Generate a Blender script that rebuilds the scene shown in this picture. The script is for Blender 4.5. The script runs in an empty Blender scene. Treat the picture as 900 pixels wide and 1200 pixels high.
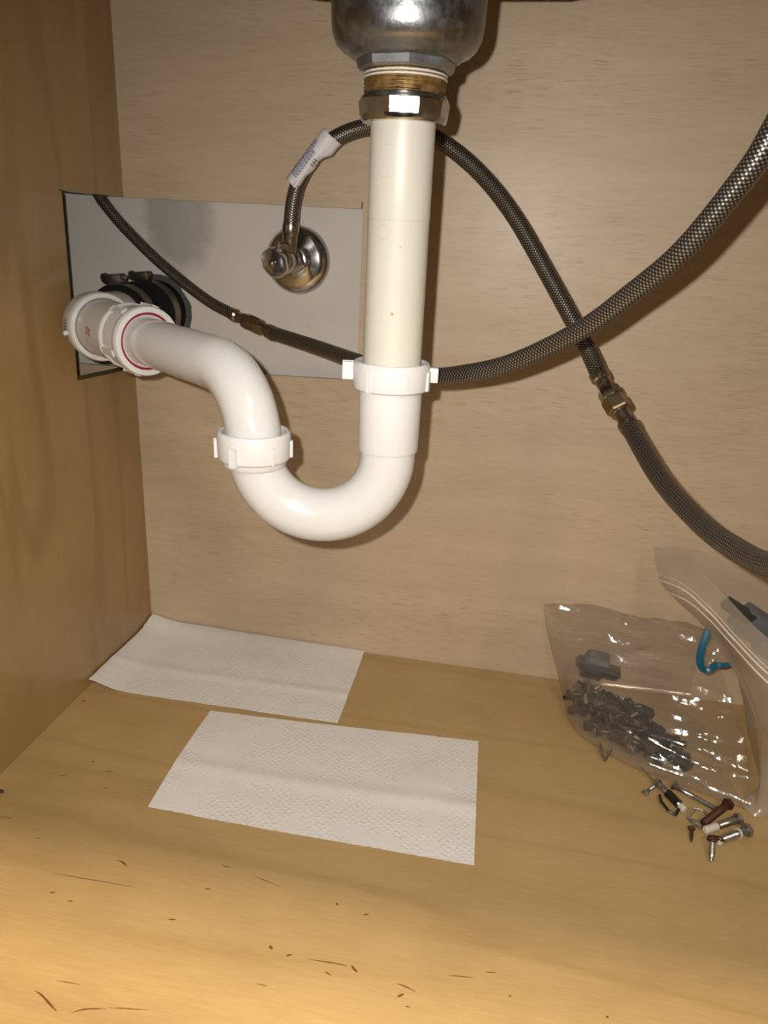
import bpy, bmesh, math, random
from mathutils import Vector, Matrix, noise
from math import sin, cos, pi, radians

# ------------------------------------------------------------------ camera, world, lights, exposure
SC = bpy.context.scene
COL = SC.collection
CAM_LOC = Vector((0.40441, -0.75, 0.45349))
CAM_R = Vector((0.98116123, 0.18795089, 0.04468887))
CAM_U = Vector((-0.10645696, 0.33297021, 0.93690862))
CAM_F = Vector((-0.16121275, 0.92401586, -0.34670614))
cd = bpy.data.cameras.new('camera')
cam = bpy.data.objects.new('camera', cd)
COL.objects.link(cam)
cd.sensor_fit = 'VERTICAL'
cd.sensor_height = 36.0
cd.lens = 36.0 * 900.44 / 1200.0
cd.clip_start = 0.01
m = Matrix.Identity(4)
for i in range(3):
    m[i][0] = CAM_R[i]; m[i][1] = CAM_U[i]; m[i][2] = -CAM_F[i]; m[i][3] = CAM_LOC[i]
cam.matrix_world = m
SC.camera = cam
SC.view_settings.view_transform = 'Standard'
SC.view_settings.look = 'None'
SC.view_settings.gamma = 1.0
SC.view_settings.use_curve_mapping = False
SC.view_settings.exposure = 0.0

w = bpy.data.worlds.new('world'); SC.world = w; w.use_nodes = True
w.node_tree.nodes['Background'].inputs[0].default_value = (1.0, 0.86, 0.68, 1)
w.node_tree.nodes['Background'].inputs[1].default_value = 0.012

# the phone's own flash, a couple of centimetres up and left of the lens
fl = bpy.data.lights.new('phone_flash', 'SPOT')
fl.shadow_soft_size = 0.0035
fl.spot_size = radians(140); fl.spot_blend = 1.0
fl.energy = 14.8
fl.color = (1.0, 0.955, 0.885)
flo = bpy.data.objects.new('phone_flash', fl); COL.objects.link(flo)
flo.location = CAM_LOC - CAM_R * 0.021 + CAM_U * 0.016
flo.rotation_euler = (CAM_F + CAM_R * 0.19 - CAM_U * 0.15).to_track_quat('-Z', 'Y').to_euler()
# the kitchen's ceiling lamp, cut off by the worktop edge
kl = bpy.data.lights.new('kitchen_ceiling_lamp', 'AREA')
kl.energy = 52.0; kl.size = 0.16; kl.color = (1.0, 0.82, 0.56)
klo = bpy.data.objects.new('kitchen_ceiling_lamp', kl); COL.objects.link(klo)
klo.location = (0.30, -1.02, 1.95)

# a second ceiling lamp further back in the room; under the worktop edge it only reaches the lower part of the cabinet
k2 = bpy.data.lights.new('room_ceiling_lamp', 'AREA')
k2.energy = 21.0; k2.size = 0.5; k2.color = (1.0, 0.85, 0.68)
k2o = bpy.data.objects.new('room_ceiling_lamp', k2); COL.objects.link(k2o)
k2o.location = (1.15, -2.0, 1.95)
k2o.rotation_euler = Vector((-0.6, 1.9, -1.6)).to_track_quat('-Z', 'Y').to_euler()

# ------------------------------------------------------------------ helpers
def V(x, y, z): return Vector((x / 1000.0, y / 1000.0, z / 1000.0))

def setp(o, label=None, cat=None, group=None, kind=None):
    if label: o['label'] = label
    if cat: o['category'] = cat
    if group: o['group'] = group
    if kind: o['kind'] = kind
    return o

def thing(name, label, cat, loc, group=None):
    o = bpy.data.objects.new(name, None); COL.objects.link(o)
    o.empty_display_size = 0.01
    o.location = loc
    return setp(o, label, cat, group)

def obj(name, verts, faces, mat, parent=None, smooth=35, uv=None):
    me = bpy.data.meshes.new(name)
    me.from_pydata([tuple(v) for v in verts], [], faces)
    if uv:
        l = me.uv_layers.new(name='UVMap')
        for poly in me.polygons:
            for k, li in enumerate(poly.loop_indices):
                l.data[li].uv = uv[poly.index][k]
    bm = bmesh.new(); bm.from_mesh(me)
    bmesh.ops.recalc_face_normals(bm, faces=bm.faces[:])
    bm.to_mesh(me); bm.free()
    if smooth:
        me.polygons.foreach_set('use_smooth', [True] * len(me.polygons))
        me.set_sharp_from_angle(angle=radians(smooth))
    me.materials.append(mat)
    o = bpy.data.objects.new(name, me); COL.objects.link(o)
    if parent is not None:
        o.parent = parent
        if parent.type == 'EMPTY':
            o.matrix_parent_inverse = Matrix.Translation(-parent.location)
    me.update()
    return o

def catmull(P, n, closed=False):
    out = []
    L = len(P)
    rng = L if closed else L - 1
    for i in range(rng):
        if closed:
            a, b, c, d = P[(i-1) % L], P[i], P[(i+1) % L], P[(i+2) % L]
        else:
            b, c = P[i], P[i+1]
            a = P[i-1] if i > 0 else b + (b - c)
            d = P[i+2] if i + 2 < L else c + (c - b)
        for k in range(n):
            t = k / n
            out.append(0.5 * ((2*b) + (c-a)*t + (2*a-5*b+4*c-d)*t*t + (3*b-a-3*c+d)*t*t*t))
    if not closed: out.append(P[-1].copy())
    return out

def frames(path):
    n = len(path); T = []
    for i in range(n):
        a = path[max(i-1, 0)]; b = path[min(i+1, n-1)]
        T.append((b - a).normalized())
    up = Vector((0, 0, 1)) if abs(T[0].z) < 0.9 else Vector((0, -1, 0))
    nrm = (up - T[0] * up.dot(T[0])).normalized()
    res = []
    for i in range(n):
        nrm = (nrm - T[i] * nrm.dot(T[i])).normalized()
        res.append((T[i], nrm.copy(), T[i].cross(nrm)))
    return res

def tube_data(path, rad, seg=24, caps=True):
    fr = frames(path); verts = []; faces = []; uv = []
    L = [0.0]
    for i in range(1, len(path)): L.append(L[-1] + (path[i] - path[i-1]).length)
    for i, c in enumerate(path):
        r = rad(i / (len(path)-1)) if callable(rad) else rad
        for k in range(seg):
            a = 2*pi*k/seg
            verts.append(c + fr[i][1]*(r*cos(a)) + fr[i][2]*(r*sin(a)))
    for i in range(len(path)-1):
        for k in range(seg):
            k2 = (k+1) % seg
            faces.append((i*seg+k, i*seg+k2, (i+1)*seg+k2, (i+1)*seg+k))
            uv.append(((L[i], k/seg), (L[i], (k+1)/seg), (L[i+1], (k+1)/seg), (L[i+1], k/seg)))
    if caps:
        for base, Lx in ((0, 0.0), ((len(path)-1)*seg, L[-1])):
            faces.append(tuple(range(base, base+seg)))
            uv.append(tuple((Lx, k/seg) for k in range(seg)))
    return verts, faces, uv

def tube(name, path, rad, mat, parent=None, seg=24, smooth=40):
    v, f, uv = tube_data(path, rad, seg)
    return obj(name, v, f, mat, parent, smooth, uv)

def basis(axis, ref=None):
    z = axis.normalized()
    if ref is None: ref = Vector((0, 0, 1)) if abs(z.z) < 0.9 else Vector((0, -1, 0))
    x = (ref - z * ref.dot(z)).normalized()
    return x, z.cross(x), z

def lathe_data(profile, origin, axis, seg=40, ref=None, close=False, phase=0.0, wob=None):
    """profile: (r, t) pairs along the axis; close=True joins last ring to the first"""
    x, y, z = basis(axis, ref); verts = []; faces = []
    n = len(profile)
    for (r, t) in profile:
        for k in range(seg):
            a = 2*pi*k/seg + phase
            rr = r + (wob(a, t) if wob else 0)
            verts.append(origin + z*t + x*(rr*cos(a)) + y*(rr*sin(a)))
    for i in range(n if close else n-1):
        j = (i+1) % n
        for k in range(seg):
            k2 = (k+1) % seg
            faces.append((i*seg+k, i*seg+k2, j*seg+k2, j*seg+k))
    if not close:
        if profile[0][0] > 1e-5: faces.append(tuple(range(seg)))
        if profile[-1][0] > 1e-5: faces.append(tuple(range((n-1)*seg, n*seg)))
    return verts, faces

def lathe(name, profile, origin, axis, mat, parent=None, seg=40, ref=None, close=False, phase=0.0, smooth=35, wob=None):
    v, f = lathe_data(profile, origin, axis, seg, ref, close, phase, wob)
    return obj(name, v, f, mat, parent, smooth)

def box_data(c, ax, half, bev=0.0):
    """oriented box with optionally chamfered edges"""
    bm = bmesh.new()
    bmesh.ops.create_cube(bm, size=2.0)
    M = Matrix(((ax[0].x*half[0], ax[1].x*half[1], ax[2].x*half[2], c.x),
                (ax[0].y*half[0], ax[1].y*half[1], ax[2].y*half[2], c.y),
                (ax[0].z*half[0], ax[1].z*half[1], ax[2].z*half[2], c.z), (0, 0, 0, 1)))
    bm.transform(M)
    if bev: bmesh.ops.bevel(bm, geom=bm.edges[:], offset=bev, segments=2, affect='EDGES', profile=0.6)
    bm.verts.index_update()
    v = [q.co.copy() for q in bm.verts]; f = [tuple(x.index for x in fc.verts) for fc in bm.faces]
    bm.free()
    return v, f

XYZ = (Vector((1, 0, 0)), Vector((0, 1, 0)), Vector((0, 0, 1)))
def box(name, lo, hi, mat, parent=None, bev=0.0, smooth=35):
    lo = Vector(lo); hi = Vector(hi)
    v, f = box_data((lo+hi)/2, XYZ, (hi-lo)/2, bev)
    return obj(name, v, f, mat, parent, smooth)

def join(parts):
    v = []; f = []
    for (a, b) in parts:
        o = len(v); v += a; f += [tuple(i+o for i in q) for q in b]
    return v, f

def prism(name, pts, depth, mat, parent=None):
    """pts: outline (list of Vector), depth: Vector of the thickness"""
    n = len(pts)
    from mathutils.geometry import tessellate_polygon
    tri = [tuple(t) for t in tessellate_polygon([pts])]
    v = list(pts) + [p + depth for p in pts]
    f = tri + [tuple(i + n for i in reversed(t)) for t in tri]
    f += [(i, (i+1) % n, (i+1) % n + n, i + n) for i in range(n)]
    return obj(name, v, f, mat, parent, smooth=0)

def grid_faces(nu, nv, wrap_u=False):
    f = []
    for i in range(nu if wrap_u else nu-1):
        for j in range(nv-1):
            i2 = (i+1) % nu
            f.append((i*nv+j, i2*nv+j, i2*nv+j+1, i*nv+j+1))
    return f

# ------------------------------------------------------------------ materials
class NT:
    def __init__(s, name):
        s.m = bpy.data.materials.new(name); s.m.use_nodes = True
        s.t = s.m.node_tree; s.b = s.t.nodes['Principled BSDF']; s.out = s.t.nodes['Material Output']
    def n(s, typ, props=None, **kw):
        nd = s.t.nodes.new(typ)
        for k, v in (props or {}).items(): setattr(nd, k, v)
        for k, v in kw.items():
            key = int(k[1:]) if k[0] == '_' and k[1:].isdigit() else k.replace('__', ' ')
            s.set(nd.inputs[key], v)
        return nd
    def set(s, sock, v):
        if isinstance(v, bpy.types.NodeSocket): s.t.links.new(v, sock)
        else: sock.default_value = v
    def bs(s, **kw):
        for k, v in kw.items(): s.set(s.b.inputs[k.replace('__', ' ')], v)
    def math(s, op, a, b=0.0, clamp=False):
        nd = s.n('ShaderNodeMath', {'operation': op, 'use_clamp': clamp}); s.set(nd.inputs[0], a); s.set(nd.inputs[1], b)
        return nd.outputs[0]
    def mix(s, fac, a, b, mode='MIX'):
        nd = s.n('ShaderNodeMix', {'data_type': 'RGBA', 'blend_type': mode})
        s.set(nd.inputs[0], fac); s.set(nd.inputs[6], a); s.set(nd.inputs[7], b)
        return nd.outputs[2]
    def ramp(s, fac, stops):
        nd = s.n('ShaderNodeValToRGB'); s.set(nd.inputs[0], fac)
        el = nd.color_ramp.elements
        el[0].position, el[0].color = stops[0]; el[1].position, el[1].color = stops[-1]
        for p, c in stops[1:-1]:
            e = el.new(p); e.color = c
        return nd.outputs[0]
    def coord(s, scale=(1, 1, 1), rot=(0, 0, 0), loc=(0, 0, 0), out='Object'):
        tc = s.n('ShaderNodeTexCoord')
        mp = s.n('ShaderNodeMapping'); s.t.links.new(tc.outputs[out], mp.inputs[0])
        mp.inputs['Scale'].default_value = scale; mp.inputs['Rotation'].default_value = rot; mp.inputs['Location'].default_value = loc
        return mp.outputs[0]
    def noise(s, vec, scale, detail=4, rough=0.5, dist=0.0):
        nd = s.n('ShaderNodeTexNoise', Vector=vec, Scale=scale, Detail=detail, Roughness=rough, Distortion=dist)
        return nd.outputs[0]
    def bump(s, h, strength, dist):
        nd = s.n('ShaderNodeBump', Height=h, Strength=strength, Distance=dist)
        s.t.links.new(nd.outputs[0], s.b.inputs['Normal']); return nd

def c4(r, g, b): return (r, g, b, 1)
BLACK = c4(0, 0, 0); WHITE = c4(1, 1, 1)

def plain(name, col, rough=0.5, metal=0.0, **kw):
    t = NT(name); t.bs(Base__Color=c4(*col), Roughness=rough, Metallic=metal, **kw); return t.m

def maple(name, dark, light, grain, cross, rings, rough=0.42, coat=0.25, coat_rough=0.18, rot=(0, 0, 0), flecks=False, loc=(0, 0, 0), ringw=0.13):
    """varnished maple veneer; 'grain' = coordinate scale along the fibres, 'cross' across them (xyz)"""
    t = NT(name)
    v = t.coord(scale=grain, rot=rot, loc=loc)
    broad = t.noise(v, 3.0, 3, 0.55, 0.6)
    ringv = t.math('SINE', t.math('MULTIPLY', t.noise(v, 1.6, 2, 0.4, 0.3), rings))
    ringv = t.math('POWER', t.math('MULTIPLY', t.math('ADD', ringv, 1.0), 0.5), 9.0)
    fv = t.coord(scale=cross, rot=rot)
    fine = t.noise(fv, 60, 6, 0.7)
    f = t.math('ADD', t.math('MULTIPLY', broad, 0.35), t.math('MULTIPLY', fine, 0.68))
    f = t.math('SUBTRACT', f, t.math('MULTIPLY', ringv, ringw))
    col = t.ramp(f, [(0.28, c4(*dark)), (0.72, c4(*light))])
    blot = t.noise(t.coord(), 14, 4, 0.6)
    col = t.mix(t.math('MULTIPLY', t.math('SUBTRACT', blot, 0.42, True), 0.8), col, c4(*[q*0.72 for q in dark]))
    if flecks:
        vo = t.n('ShaderNodeTexVoronoi', {'feature': 'F1'}, Vector=t.coord(scale=(22, 80, 9), rot=(0, 0, radians(14)), loc=(.13, .37, 0)), Scale=1.0)
        nz = t.noise(t.coord(), 70, 2)
        d = t.math('ADD', vo.outputs['Distance'], t.math('MULTIPLY', nz, 0.22))
        sep = t.n('ShaderNodeSeparateColor', Color=vo.outputs['Color'])
        sz = t.math('ADD', t.math('MULTIPLY', t.math('POWER', sep.outputs[0], 3.0), 0.17), 0.06)
        k = t.math('MULTIPLY', t.math('LESS_THAN', d, sz), 0.75)
        col = t.mix(k, col, c4(0.085, 0.028, 0.006))
        # long thin checks in the veneer
        vo2 = t.n('ShaderNodeTexVoronoi', {'feature': 'F1'}, Vector=t.coord(scale=(5, 130, 5), rot=(0, 0, radians(9)), loc=(.7, .1, 0)), Scale=1.0)
        sep2 = t.n('ShaderNodeSeparateColor', Color=vo2.outputs['Color'])
        k2 = t.math('MULTIPLY', t.math('LESS_THAN', t.math('ADD', vo2.outputs['Distance'], t.math('MULTIPLY', nz, 0.25)), t.math('ADD', 0.1, t.math('MULTIPLY', t.math('POWER', sep2.outputs[1], 8.0), 0.16))), 0.55)
        col = t.mix(k2, col, c4(0.10, 0.035, 0.008))
    t.bs(Base__Color=col, Roughness=rough, Coat__Weight=coat, Coat__Roughness=coat_rough)
    t.bump(fine, 0.10, 0.0006)
    return t.m

M = {}
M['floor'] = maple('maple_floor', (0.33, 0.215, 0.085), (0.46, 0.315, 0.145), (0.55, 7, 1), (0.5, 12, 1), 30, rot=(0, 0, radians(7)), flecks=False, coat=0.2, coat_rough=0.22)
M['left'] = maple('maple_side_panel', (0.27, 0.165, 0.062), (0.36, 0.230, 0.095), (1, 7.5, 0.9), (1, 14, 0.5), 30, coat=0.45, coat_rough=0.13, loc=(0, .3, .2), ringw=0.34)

def back_panel():
    t = NT('pale_ply_back')
    big = t.noise(t.coord(scale=(1.5, 1, 9)), 4, 4, 0.6, 0.4)
    fine = t.noise(t.coord(scale=(2.2, 1, 60)), 12, 6, 0.75)
    pores = t.noise(t.coord(scale=(7, 1, 150)), 6, 3, 0.6)
    col = t.ramp(t.math('ADD', t.math('MULTIPLY', big, 0.5), t.math('MULTIPLY', fine, 0.55)),
                 [(0.33, c4(0.40, 0.300, 0.195)), (0.68, c4(0.50, 0.385, 0.265))])
    pm = t.math('MULTIPLY', t.math('SUBTRACT', pores, 0.55, True), 6.0, True)
    mask = t.noise(t.coord(scale=(2, 1, 3)), 3, 2)
    pm = t.math('MULTIPLY', pm, t.math('MULTIPLY', t.math('SUBTRACT', mask, 0.34, True), 3.4, True))
    col = t.mix(pm, col, c4(0.27, 0.18, 0.095))
    vo = t.n('ShaderNodeTexVoronoi', {'feature': 'F1'}, Vector=t.coord(scale=(7, 1, 9)), Scale=1.0)
    kn = t.math('MULTIPLY', t.math('LESS_THAN', t.math('ADD', vo.outputs['Distance'], t.math('MULTIPLY', t.noise(t.coord(), 160, 2), 0.06)), 0.052), 0.5)
    col = t.mix(kn, col, c4(0.24, 0.13, 0.06))
    t.bs(Base__Color=col, Roughness=0.5, Coat__Weight=0.12, Coat__Roughness=0.3)
    t.bump(t.math('ADD', fine, t.math('MULTIPLY', pm, -0.6)), 0.25, 0.0006)
    return t.m
M['back'] = back_panel()

def drywall():
    t = NT('painted_drywall')
    a = t.noise(t.coord(), 9, 4, 0.6, 0.5)
    # a bare patch of grey skim under the paint, its own ragged shape
    tc = t.n('ShaderNodeTexCoord'); sp = t.n('ShaderNodeSeparateXYZ', Vector=tc.outputs['Object'])
    nn = t.noise(t.coord(), 22, 4, 0.65)
    dx = t.math('MULTIPLY', t.math('SUBTRACT', sp.outputs[0], 0.047), 1 / 0.036)
    dz = t.math('MULTIPLY', t.math('SUBTRACT', sp.outputs[2], 0.46), 1 / 0.058)
    d = t.math('SQRT', t.math('ADD', t.math('MULTIPLY', dx, dx), t.math('MULTIPLY', dz, dz)))
    d = t.math('ADD', d, t.math('MULTIPLY', t.math('SUBTRACT', nn, 0.5), 1.1))
    k = t.math('SUBTRACT', 1.0, t.math('MULTIPLY', t.math('SUBTRACT', d, 0.75), 2.5, True), True)
    base = t.mix(a, c4(0.50, 0.465, 0.425), c4(0.58, 0.545, 0.50))
    skim = t.mix(t.noise(t.coord(), 60, 4, 0.7), c4(0.24, 0.22, 0.205), c4(0.36, 0.335, 0.31))
    col = t.mix(t.math('MULTIPLY', k, 0.8), base, skim)
    sp2 = t.noise(t.coord(), 55, 2)
    col = t.mix(t.math('MULTIPLY', t.math('SUBTRACT', sp2, 0.72, True), 4.0, True), col, c4(0.28, 0.24, 0.20))
    t.bs(Base__Color=col, Roughness=0.33)
    t.bump(nn, 0.15, 0.001)
    return t.m
M['drywall'] = drywall()

def pvc(name, col, rough=0.22, spots=False):
    t = NT(name)
    n = t.noise(t.coord(), 30, 4, 0.6)
    cc = t.mix(n, c4(*col), c4(*[q*0.93 for q in col]))
    if spots:
        tc = t.n('ShaderNodeTexCoord')
        for p in ((0.3205, -0.2741, 0.4040), (0.3235, -0.2735, 0.4430)):
            vd = t.n('ShaderNodeVectorMath', {'operation': 'DISTANCE'}, _0=tc.outputs['Object'], _1=p)
            k = t.math('LESS_THAN', t.math('ADD', vd.outputs['Value'], t.math('MULTIPLY', t.noise(t.coord(), 900, 1), 0.0008)), 0.0015 if p[2] < .42 else 0.0010)
            cc = t.mix(t.math('MULTIPLY', k, 0.75), cc, c4(0.42, 0.22, 0.07))
    t.bs(Base__Color=cc, Roughness=rough, Subsurface__Weight=0.06, Subsurface__Radius=(0.004, 0.003, 0.002))
    t.b.inputs['Subsurface Scale'].default_value = 1.0
    return t.m
M['pvc'] = pvc('white_pvc', (0.60, 0.595, 0.585), 0.15)
M['pvc_tail'] = pvc('ivory_pvc', (0.57, 0.545, 0.475), 0.42, spots=True)
M['pvc_nut'] = pvc('white_nut_plastic', (0.64, 0.63, 0.625), 0.35)
M['pvc_grey'] = pvc('schedule_pipe_pvc', (0.55, 0.53, 0.50), 0.32)
M['emboss'] = plain('moulded_line', (0.47, 0.44, 0.37), 0.5)
M['red'] = plain('red_washer', (0.30, 0.008, 0.02), 0.4)
M['redprint'] = plain('red_print', (0.38, 0.05, 0.06), 0.5)
M['blackprint'] = plain('black_print', (0.07, 0.07, 0.075), 0.5)
M['rubber'] = plain('black_rubber', (0.006, 0.006, 0.0065), 0.7, Specular__IOR__Level=0.15)
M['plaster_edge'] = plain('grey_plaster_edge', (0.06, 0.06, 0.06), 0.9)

def metal(name, col, rough, dirt=0.0, dcol=(0.1, 0.07, 0.04), scale=60, bump=0.0):
    t = NT(name)
    n = t.noise(t.coord(), scale, 5, 0.65)
    k = t.math('MULTIPLY', t.math('SUBTRACT', n, 0.45, True), 3.0 * dirt, True)
    t.bs(Base__Color=t.mix(k, c4(*col), c4(*dcol)), Roughness=t.math('ADD', rough, t.math('MULTIPLY', k, 0.3)), Metallic=t.math('SUBTRACT', 1.0, t.math('MULTIPLY', k, 0.5)))
    if bump: t.bump(n, bump, 0.001)
    return t.m
M['cup'] = metal('dull_plated_steel', (0.27, 0.275, 0.28), 0.33, 0.5, (0.12, 0.115, 0.10), 110, 0.35)
M['collar'] = metal('grey_zinc_collar', (0.36, 0.38, 0.40), 0.42, 0.4, (0.25, 0.24, 0.22), 140, 0.2)
M['chrome'] = metal('worn_chrome', (0.46, 0.455, 0.44), 0.15, 0.25, (0.14, 0.11, 0.08), 120, 0.05)
M['nickel'] = metal('dark_nickel', (0.33, 0.285, 0.235), 0.24, 0.3, (0.12, 0.08, 0.05), 150, 0.05)
M['brass'] = metal('aged_brass', (0.34, 0.26, 0.16), 0.32, 0.3, (0.16, 0.10, 0.05), 150, 0.05)
M['clamp'] = metal('clamp_steel', (0.20, 0.17, 0.14), 0.35, 0.5, (0.07, 0.04, 0.02), 200, 0.1)
M['sink'] = metal('sink_steel', (0.30, 0.30, 0.30), 0.5, 0.2)
M['steel'] = metal('zinc_bolt_steel', (0.42, 0.41, 0.39), 0.3, 0.4, (0.13, 0.11, 0.09), 300, 0.1)
M['darksteel'] = metal('dark_bolt_steel', (0.075, 0.072, 0.068), 0.38, 0.5, (0.04, 0.035, 0.03), 260, 0.1)
M['rust'] = plain('rusty_iron', (0.06, 0.02, 0.012), 0.6, 0.3)
M['paintwhite'] = plain('white_thread_paint', (0.52, 0.47, 0.40), 0.6)
M['greyplastic'] = plain('grey_plastic', (0.10, 0.11, 0.12), 0.45)
M['blackplastic'] = plain('black_plastic', (0.03, 0.03, 0.032), 0.4)

def rusty_thread():
    t = NT('rusty_brass_thread')
    n = t.noise(t.coord(), 130, 5, 0.7)
    col = t.ramp(n, [(0.35, c4(0.055, 0.028, 0.010)), (0.52, c4(0.26, 0.15, 0.045)), (0.7, c4(0.40, 0.29, 0.13))])
    t.bs(Base__Color=col, Roughness=0.5, Metallic=0.55); t.bump(n, 0.5, 0.001)
    return t.m
M['thread'] = rusty_thread()
M['tape'] = plain('white_thread_tape', (0.62, 0.58, 0.52), 0.55)

def braid():
    t = NT('braided_stainless')
    tc = t.n('ShaderNodeTexCoord'); sp = t.n('ShaderNodeSeparateXYZ', Vector=tc.outputs['UV'])
    u = t.math('MULTIPLY', sp.outputs[0], 2*pi / 0.0023); v = t.math('MULTIPLY', sp.outputs[1], 2*pi * 11)
    h = t.math('MULTIPLY', t.math('ADD', 1.0, t.math('MULTIPLY', t.math('COSINE', u), t.math('COSINE', v))), 0.5)
    dark = t.math('MULTIPLY', t.math('SUBTRACT', h, 0.50, True), 2.4, True)
    col = t.mix(dark, c4(0.012, 0.009, 0.006), c4(0.46, 0.41, 0.34))
    t.bs(Base__Color=col, Roughness=0.37, Metallic=t.math('ADD', 0.3, t.math('MULTIPLY', dark, 0.7)))
    return t.m
M['braid'] = braid()
PITCH, CARR = 0.0023, 11

def towel():
    t = NT('embossed_paper_towel')
    vo = t.n('ShaderNodeTexVoronoi', {'feature': 'F1'}, Vector=t.coord(rot=(0, 0, 0.6)), Scale=225.0, Randomness=0.4)
    dots = t.math('SUBTRACT', 1.0, t.math('MULTIPLY', vo.outputs['Distance'], 2.4), True)
    gate = t.math('GREATER_THAN', t.noise(t.coord(), 45, 2, 0.5), 0.44)
    fib = t.noise(t.coord(), 700, 3, 0.6)
    h = t.math('ADD', t.math('MULTIPLY', dots, gate), t.math('MULTIPLY', fib, 0.25))
    soft = t.noise(t.coord(), 60, 3, 0.5)
    h = t.math('ADD', h, soft)
    t.bs(Base__Color=t.mix(soft, c4(0.62, 0.595, 0.57), c4(0.67, 0.645, 0.615)), Roughness=0.9)
    t.b.inputs['Specular IOR Level'].default_value = 0.1
    t.bump(h, 0.6, 0.0007)
    return t.m
M['towel'] = towel()

def film(name, col, dens, rough, bumpd=0.0012, scale=55, gloss=0.075):
    t = NT(name)
    nt = t.t
    crease = t.noise(t.coord(scale=(1, 1.6, 1.2), rot=(0.4, 0.2, 0.9)), scale, 3, 0.55, 1.4)
    rid = t.math('ABSOLUTE', t.math('SUBTRACT', crease, 0.5))
    bp = t.bump(rid, 0.6, bumpd)
    t.bs(Base__Color=c4(*col), Roughness=0.6)
    t.b.inputs['Specular IOR Level'].default_value = 0.0
    tr = t.n('ShaderNodeBsdfTransparent', Color=c4(0.95, 0.94, 0.92))
    lw = t.n('ShaderNodeLayerWeight', Blend=0.3)
    fac = t.math('ADD', dens, t.math('MULTIPLY', lw.outputs['Facing'], 0.22), True)
    ms = t.n('ShaderNodeMixShader'); nt.links.new(tr.outputs[0], ms.inputs[1]); nt.links.new(t.b.outputs[0], ms.inputs[2]); t.set(ms.inputs[0], fac)
    gl = t.n('ShaderNodeBsdfGlossy', Color=WHITE, Roughness=rough); nt.links.new(bp.outputs[0], gl.inputs['Normal'])
    m2 = t.n('ShaderNodeMixShader'); nt.links.new(ms.outputs[0], m2.inputs[1]); nt.links.new(gl.outputs[0], m2.inputs[2]); t.set(m2.inputs[0], gloss)
    nt.links.new(m2.outputs[0], t.out.inputs[0])
    return t.m
M['film'] = film('clear_plastic_film', (0.50, 0.43, 0.36), 0.08, 0.13, 0.0004, 90)
M['milky'] = film('milky_plastic_film', (0.52, 0.44, 0.35), 0.34, 0.26, 0.0006, 40, 0.05)
M['blue'] = plain('teal_blue_plastic', (0.0, 0.075, 0.14), 0.3)
M['zip'] = plain('translucent_zip_strip', (0.62, 0.55, 0.47), 0.28)
M['label'] = plain('white_label_paper', (0.70, 0.68, 0.70), 0.55)
M['labelblue'] = plain('blue_label_print', (0.09, 0.09, 0.19), 0.6)
M['debris'] = plain('dark_wood_chip', (0.06, 0.03, 0.012), 0.8)
M['counter'] = plain('counter_stone', (0.30, 0.27, 0.24), 0.4)

# ------------------------------------------------------------------ the cabinet
TOP = 0.80
def struct(o): o['kind'] = 'structure'; return o
FLOOR = struct(box('floor', (-0.016, -0.60, -0.016), (0.876, 0.005, 0.0), M['floor'], smooth=0))
# splits and checks in the floor veneer: (half width mm, points mm)
SPLITS = [
    (1.00, [(143, -342), (148, -343), (153, -346)]),
    (0.45, [(105, -364), (133, -363), (167, -362)]),
    (0.90, [(112, -380), (116, -379)]),
    (0.70, [(128, -384), (132, -383)]),
    (0.90, [(203, -382), (208, -381)]),
    (0.70, [(217, -352), (221, -351)]),
    (0.60, [(220, -328), (223, -329), (228, -329)]),
    (1.10, [(312, -342), (314, -344)]),
    (0.80, [(333, -348), (337, -346)]),
    (1.30, [(277, -386), (280, -388)]),
    (1.00, [(290, -391), (294, -389)]),
    (0.60, [(305, -390), (322, -389), (331, -389)]),
    (1.20, [(334, -388), (336, -390), (339, -392)]),
    (0.70, [(318, -396), (323, -398)]),
    (1.00, [(147, -449), (153, -451), (161, -455), (167, -458)]),
    (0.40, [(155, -440), (171, -439)]),
    (0.70, [(176, -457), (183, -453), (195, -450)]),
    (0.45, [(196, -449), (208, -447), (221, -445)]),
    (0.40, [(278, -414), (286, -414)]),
    (0.40, [(245, -332), (270, -338)]),
    (0.70, [(365, -394), (371, -395), (378, -397)]),
    (1.10, [(367, -403), (371, -400)]),
    (0.50, [(397, -381), (404, -380), (413, -379)]),
    (0.50, [(420, -373), (428, -372)]),
    (0.60, [(436, -387), (438, -386)]),
    (1.00, [(496, -387), (498, -387)]),
    (0.60, [(373, -408), (376, -408)]),
    (0.80, [(83, -254), (90, -252)]),
    (0.60, [(92, -273), (96, -272)]),
    (0.40, [(47, -268), (55, -266)]),
    (0.70, [(65, -244), (68, -245)]),
    (0.60, [(72, -336), (75, -336)]),
    (0.50, [(31, -322), (42, -322)]),
]
def split_mesh(hw, pts):
    P = catmull([V(x_, y_, 0.05) for x_, y_ in pts], 5); v = []; n = len(P)
    for i, c in enumerate(P):
        d = (P[min(i+1, n-1)] - P[max(i-1, 0)]).normalized(); sd = Vector((-d.y, d.x, 0))
        w_ = hw/1000*(0.12 + 0.88*sin(pi*min(0.97, max(0.03, i/(n-1))))**0.7)*(1 + 0.4*noise.noise(c*300))
        for q, h_ in ((-1, 0.0), (0, 0.00008), (1, 0.0)): v.append(c + sd*(w_*q*0.75) + Vector((0, 0, h_)))
    f = []
    for i in range(n-1):
        f += [(i*3, i*3+1, i*3+4, i*3+3), (i*3+1, i*3+2, i*3+5, i*3+4)]
    return v, f
M['split'] = plain('dark_veneer_split', (0.13, 0.045, 0.012), 0.8)
for hw, pts in SPLITS:
    v, f = split_mesh(hw, pts); obj('veneer_split', v, f, M['split'], FLOOR)
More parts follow.
